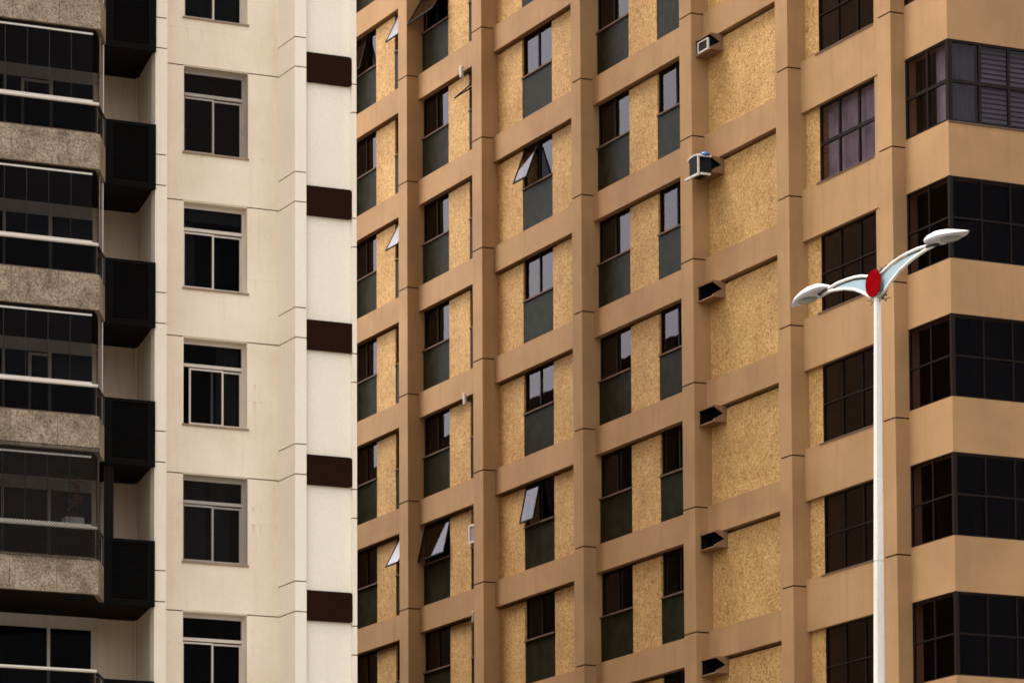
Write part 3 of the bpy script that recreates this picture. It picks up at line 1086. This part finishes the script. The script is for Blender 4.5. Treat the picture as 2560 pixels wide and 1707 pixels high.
for row in range(-2, 6):
    zb = ZB0 - QB * row
    if not visible([(22.5, YB, zb + 2.7), (25.5, YB, zb - 0.2), (27, YB, zb - 0.2)], 120):
        continue
    bal = MB()
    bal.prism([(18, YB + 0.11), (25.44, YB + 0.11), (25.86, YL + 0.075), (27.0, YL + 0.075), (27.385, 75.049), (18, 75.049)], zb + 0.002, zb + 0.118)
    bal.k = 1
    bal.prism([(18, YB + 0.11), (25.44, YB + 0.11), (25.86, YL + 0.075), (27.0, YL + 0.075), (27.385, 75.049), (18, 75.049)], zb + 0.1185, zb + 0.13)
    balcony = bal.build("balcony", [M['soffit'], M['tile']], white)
    par = MB()
    edges = [18.02] + [23.72 - 0.95 * i for i in range(5, -1, -1)] + [24.67, 25.51]
    for a, b_ in zip(edges[:-1], edges[1:]):
        if b_ > 25.5:
            par.prism([(a + 0.004, YB), (25.51, YB), (25.445, YB + 0.10), (a + 0.004, YB + 0.10)], zb, zb + 0.69)
        else:
            par.box(a + 0.004, b_ - 0.004, YB, YB + 0.10, zb, zb + 0.69)
    par.prism([(25.512, YB + 0.004), (25.94, YL), (25.85, YL + 0.015), (25.447, YB + 0.103)], zb, zb + 0.69)
    par.build("granite_parapet", M['granite'], balcony)
    cp = MB()
    cp.box(18.02, 25.46, YB + 0.012, YB + 0.09, zb + 0.6905, zb + 0.715)
    cp.build("glass_channel", M['sill'], balcony)
    zr = zb + 1.27
    lo = MB()
    lo.box(18.02, 25.46, YB + 0.03, YB + 0.04, zb + 0.715, zr - 0.015)
    a, b_ = splay(0.06), splay(0.96)
    lo.prism([(a[0] - 0.05, a[1]), (b_[0] - 0.05, b_[1]), (b_[0] - 0.058, b_[1] + 0.004), (a[0] - 0.058, a[1] + 0.004)], zb + 0.70, zr - 0.01)
    lo.build("lower_glass", M['glass_low'], balcony)
    pst = MB()
    pst.box(25.40, 25.425, YB + 0.05, YB + 0.075, zb + 0.715, zr)
    pst.build("baluster_post", M['darkmetal'], balcony)
    hr_ = MB()
    hr_.tube([(18.02, YB + 0.035, zr + 0.018), (25.49, YB + 0.035, zr + 0.018)], 0.034, 10)
    if row < 4:
        hr_.box(18.02, 25.37, YB + 0.025, YB + 0.085, zr + 0.045, zr + 0.085)
    hr_.build("handrail", M['alu'], balcony)
    sr = MB()
    sr.bar((25.485, YB + 0.05, zr + 0.012), (25.925, YL + 0.01, zr + 0.012), 0.035)
    sr.bar((25.485, YB + 0.06, zr - 0.03), (25.90, YL + 0.01, zb + 0.72), 0.0) if False else None
    sr.bar((25.915, YL - 0.02, zb + 0.69), (25.915, YL - 0.02, zr + 0.04), 0.03)
    sr.build("side_rail", M['darkmetal'], balcony)
    if row < 4:
        top = zb + 2.655
        xs = [25.38 - 0.447 * i for i in range(16)]
        up = MB()
        for b2, a2 in zip(xs[:-1], xs[1:]):
            up.box(a2 + 0.006, b2 - 0.006, YB + 0.05, YB + 0.058, zr + 0.085, top)
        up.build("upper_glass", M['glass_balc'], balcony)
        sm = MB()
        for q in xs[1:]:
            sm.box(q - 0.0045, q + 0.0045, YB + 0.047, YB + 0.061, zr + 0.086, top)
        sm.build("glass_seal", M['darkmetal'], balcony)
        tk = MB()
        tk.box(18.02, 25.37, YB + 0.035, YB + 0.075, top + 0.001, top + 0.035)
        tk.build("top_track", M['alu_dim'], balcony)
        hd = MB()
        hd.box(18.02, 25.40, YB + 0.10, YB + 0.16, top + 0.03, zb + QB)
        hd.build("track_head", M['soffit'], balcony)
        # side glazing on the splayed end
        sg = MB()
        a, b_ = splay(0.10), splay(0.97)
        sg.prism([(a[0] - 0.06, a[1]), (b_[0] - 0.06, b_[1]), (b_[0] - 0.068, b_[1] + 0.004), (a[0] - 0.068, a[1] + 0.004)], zr + 0.04, zb + QB - 0.03)
        sg.build("side_glass", M['glass_balc'], balcony)
        se = MB()
        for tt in (0.5,):
            q = splay(tt)
            se.box(q[0] - 0.08, q[0] - 0.055, q[1] - 0.012, q[1] + 0.012, zr + 0.04, zb + QB - 0.02)
        se.build("side_frame", M['sillw'], balcony)
        if row in (1, 0, 2):
            q = splay(0.97)
            tr_ = MB()
            tr_.box(q[0] - 0.058, q[0] - 0.036, q[1] - 0.012, q[1] + 0.012, zr + 0.04, zb + QB - 0.02)
            tr_.build("end_trim", M['alu'], balcony)
    if row == 3:
        nb = MB()
        diamond_net(nb, 22.9, 25.50, YB - 0.03, zb + 0.66, zb + QB + 0.06, 0.06, 0.0055)
        nb.build("safety_net", M['net'], balcony)
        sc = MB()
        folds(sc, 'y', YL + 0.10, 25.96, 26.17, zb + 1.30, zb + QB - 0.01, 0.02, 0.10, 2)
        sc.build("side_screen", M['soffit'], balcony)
    # louvre panel
    lv = MB()
    l0, l1 = zb - 0.02, zb + 1.29
    lx0, lx1 = 25.945, 26.998
    lv.box(lx0, lx0 + 0.16, YL, YL + 0.05, l0, l1)
    lv.box(lx1 - 0.16, lx1, YL, YL + 0.05, l0, l1)
    lv.box(lx0 + 0.16, lx1 - 0.16, YL, YL + 0.05, l1 - 0.07, l1)
    lv.box(lx0 + 0.16, lx1 - 0.16, YL, YL + 0.05, l0, l0 + 0.12)
    lvo = lv.build("louvre_panel", M['black'], white)
    sl = MB()
    n = 22
    for i in range(n):
        z = l0 + 0.12 + (l1 - l0 - 0.19) * i / n
        sl.add([(lx0 + 0.16, YL + 0.010, z), (lx1 - 0.16, YL + 0.010, z), (lx1 - 0.16, YL + 0.046, z + 0.05), (lx0 + 0.16, YL + 0.046, z + 0.05)], [(0, 1, 2, 3)])
    sl.build("slats", M['black'], lvo)
    bk = MB()
    bk.box(lx0 + 0.01, lx1 - 0.01, YL + 0.056, YL + 0.07, l0 + 0.02, l1 - 0.005)
    bk.build("backing", M['black'], lvo)
    # sliding door to the flat
    zf = zb + 0.135
    ht = zb + 2.58
    d = MB()
    YD = 75.0
    v = 0.05
    stiles = [26.41, 25.47, 24.50, 23.55, 22.6, 21.65, 20.7]
    d.box(20.7, 26.41, YD - 0.03, YD + 0.03, ht - 0.06, ht)
    d.box(20.7, 26.41, YD - 0.03, YD + 0.03, zf, zf + 0.06)
    for i, q in enumerate(stiles):
        wd_ = v * (1.25 if i % 2 else 1.0)
        if row == 4 and i == 2:
            continue
        d.box(q - wd_ if i == 0 else q - wd_ / 2, q if i == 0 else q + wd_ / 2, YD - 0.034, YD + 0.034, zf + 0.06, ht - 0.06)
    if row in (0, 2):
        q = 24.86 if row == 0 else 25.04
        d.box(q - 0.03, q + 0.03, YD - 0.06, YD - 0.035, zf + 0.06, ht - 0.10)
        d.box(q + 0.03, 25.45, YD - 0.06, YD - 0.035, ht - 0.15, ht - 0.10)
    door = d.build("balcony_door", M['alu_dim'], white)
    gp = MB()
    gp.box(20.75, 26.37, YD - 0.003, YD + 0.003, zf + 0.06, ht - 0.06)
    gp.build("pane", M['glass_white'], door)
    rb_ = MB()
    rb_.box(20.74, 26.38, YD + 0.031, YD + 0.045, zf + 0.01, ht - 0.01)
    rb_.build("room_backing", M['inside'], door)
    hd = MB()
    hd.box(18.5, 26.50, 74.97, 75.05, ht + 0.001, zb + QB - 0.002)
    hd.build("door_header", M['alu_dim'], door)
    if row in (0, 1, 2):
        c = MB()
        folds(c, 'y', YD + 0.016, 25.62, 26.36, zf + 0.06, ht - 0.06, 0.008, 0.2, row + 2)
        c.build("curtain", M['curtain_grey'], door)

# plant behind the netted glazing
zb3 = ZB0 - QB * 3
pl = thing("potted_plant", "reddish leafed plant in a white planter box behind the netted balcony glass", "plant", (27.866, 80.441, (zb3 + 0.13) * 1.108 - 0.173), None, (25.15, 72.6, zb3 + 0.13), 1.108)  # scaled about the camera along with the cream building
pb = MB()
pb.box(24.95, 25.32, 72.45, 72.70, zb3 + 1.30, zb3 + 1.53)
pb.build("planter_box", M['whiteplastic'], pl)
ps = MB()
for x in (24.97, 25.28):
    for y in (72.47, 72.66):
        ps.box(x, x + 0.025, y, y + 0.025, zb3 + 0.131, zb3 + 1.299)
ps.build("stand", M['darkmetal'], pl)
lf, lg = MB(), MB()
rp_ = random.Random(12)
stem = MB()
stem.tube([(25.22, 72.58, zb3 + 1.53), (25.24, 72.58, zb3 + 1.9), (25.25, 72.57, zb3 + 2.18)], 0.012, 6)
stem.build("stem", M['darkmetal'], pl)
for i in range(60):
    hgt = rp_.uniform(1.55, 2.32)
    base = Vector((25.2 + rp_.uniform(-0.02, 0.03) + (0.0 if hgt > 1.8 else rp_.uniform(-0.16, 0.05)), 72.58 + rp_.uniform(-0.04, 0.04), zb3 + hgt))
    an = rp_.uniform(0, 6.28)
    ln = rp_.uniform(0.10, 0.2)
    dr = Vector((math.cos(an) * 0.7, math.sin(an) * 0.4, rp_.uniform(-0.3, 0.9))).normalized()
    sd_ = dr.cross(Vector((0, 0, 1))).normalized() * 0.02
    tip = base + dr * ln
    mid = base + dr * ln * 0.5 + Vector((0, 0, 0.02))
    (lf if hgt > 1.75 else lg).add([base, mid + sd_, tip, mid - sd_], [(0, 1, 2, 3)])
lf.build("leaves", M['redleaf'], pl)
lg.build("lower_leaves", M['leaf'], pl)

# ------------------------------------------------------------------ street lamp
LX, LY = 20.466, 34.367
lamp = thing("street_lamp", "white double armed street lamp with a red disc between its curved arms", "street lamp", (LX, 34.54, 0.13))


def polez(z):
    return LY + (11.02 - z) * 0.0158


JZ = 8.36
po = MB()
po.tube([(LX, polez(z), z) for z in (0.13, 0.35, 0.36, JZ - 0.012)], [0.12, 0.12, 0.082, 0.0525], 8)
po.tube([(LX, polez(z), z) for z in (JZ + 0.004, 11.10)], [0.0515, 0.0365], 8)
po.tube([(LX, polez(JZ), JZ - 0.02), (LX, polez(JZ), JZ + 0.02)], 0.046, 8)
po.build("pole", M['lampcream'], lamp)
UP = [(0.03, 11.262), (0.16, 11.300), (0.30, 11.335), (0.45, 11.357), (0.62, 11.368), (0.80, 11.370), (0.97, 11.357), (1.10, 11.345)]
LO = [(0.06, 11.045), (0.17, 11.100), (0.31, 11.172), (0.46, 11.232), (0.65, 11.281), (0.84, 11.311), (1.00, 11.328), (1.10, 11.332)]
for sgn in (1, -1):
    am = MB()
    am.tube([(LX, LY - sgn * u, z) for u, z in UP], 0.0165, 10)
    am.tube([(LX, LY - sgn * u, z) for u, z in LO], 0.0165, 10)
    arm = am.build("arm", M['lampcream'], lamp, smooth=True)
    pt = MB()
    up_ = [(u, z - 0.035) for u, z in UP[:-2]]
    lo_ = [(u, z + 0.012) for u, z in LO[:-2]]
    poly = [(LY - sgn * u, z) for u, z in lo_] + [(LY - sgn * u, z) for u, z in reversed(up_)]
    pt.extrude(poly, 'x', LX - 0.004, LX + 0.004)
    pt.build("arm_plate", M['blueplate'], arm)
    # lamp head: lofted shell
    hs_ = [(1.02, 0.045, 11.382, 0.010, 0.020), (1.05, 0.088, 11.380, 0.036, 0.030), (1.13, 0.112, 11.376, 0.062, 0.034), (1.27, 0.124, 11.370, 0.074, 0.034),
           (1.40, 0.120, 11.362, 0.064, 0.030), (1.54, 0.094, 11.350, 0.042, 0.024), (1.66, 0.054, 11.338, 0.020, 0.015), (1.75, 0.010, 11.328, 0.005, 0.005)]
    top, bot = MB(), MB()
    nA = 8
    vt, vb = [], []
    for u, w_, zr_, ht_, dp_ in hs_:
        for i in range(nA + 1):
            a = math.pi * i / nA
            vt.append((LX + w_ * math.cos(a), LY - sgn * u, zr_ + ht_ * math.sin(a) ** 0.7))
            vb.append((LX + w_ * 0.985 * math.cos(a), LY - sgn * u, zr_ - 0.001 - dp_ * min(1.0, 1.6 * math.sin(a))))
    for lst, mb in ((vt, top), (vb, bot)):
        fs = []
        for j in range(len(hs_) - 1):
            for i in range(nA):
                fs.append((j * (nA + 1) + i, j * (nA + 1) + i + 1, (j + 1) * (nA + 1) + i + 1, (j + 1) * (nA + 1) + i))
        fs.append(tuple(range(nA + 1)))
        mb.add(lst, fs)
    head = top.build("lamp_head", M['lampwhite'], lamp)
    bot.build("underside", M['lampgrey'], head)
    ln_ = MB()
    vs, fs = [], []
    nu, nv = 16, 5
    for j in range(nv + 1):
        e = math.pi / 2 * j / nv
        for i in range(nu):
            a = 2 * math.pi * i / nu
            vs.append((LX + 0.088 * math.cos(e) * math.cos(a), LY - sgn * (1.43 + 0.16 * math.cos(e) * math.sin(a)), 11.334 - 0.034 * math.sin(e)))
    for j in range(nv):
        for i in range(nu):
            fs.append((j * nu + i, j * nu + (i + 1) % nu, (j + 1) * nu + (i + 1) % nu, (j + 1) * nu + i))
    ln_.add(vs, fs)
    ln_.build("lens", M['lens'], head, smooth=True)
    ck = MB()
    ck.tube([(LX, LY - sgn * 0.98, 11.348), (LX, LY - sgn * 1.17, 11.345)], [0.026, 0.03], 10)
    ck.build("spigot", M['darkmetal'], head)
for name, xx, mk_ in (("red_disc", LX - 0.047, M['red']), ("back_disc", LX + 0.047, M['darkmetal'])):
    dsk = MB()
    c = [(LY + 0.140 * math.cos(2 * math.pi * i / 40), 11.19 + 0.140 * math.sin(2 * math.pi * i / 40)) for i in range(40)]
    dsk.extrude(c, 'x', xx - 0.004, xx + 0.004)
    dsk.v = [(xx - (y - LY) * -0.087 * 1.0, y, z) if False else (x - (y - LY) * 0.045, y, z) for x, y, z in dsk.v]
    dsk.build(name, mk_, lamp)
nest = MB()
rn = random.Random(9)
for i in range(70):
    a = Vector((LX + rn.uniform(-0.02, 0.05), LY + rn.uniform(-0.13, 0.08), rn.choice((11.05, 11.09, 11.31)) + rn.uniform(-0.03, 0.03)))
    b2 = a + Vector((rn.uniform(-0.04, 0.04), rn.uniform(-0.09, 0.09), rn.uniform(-0.05, 0.05)))
    nest.bar(a, b2, 0.006)
nest.build("twigs", M['darkmetal'], lamp)
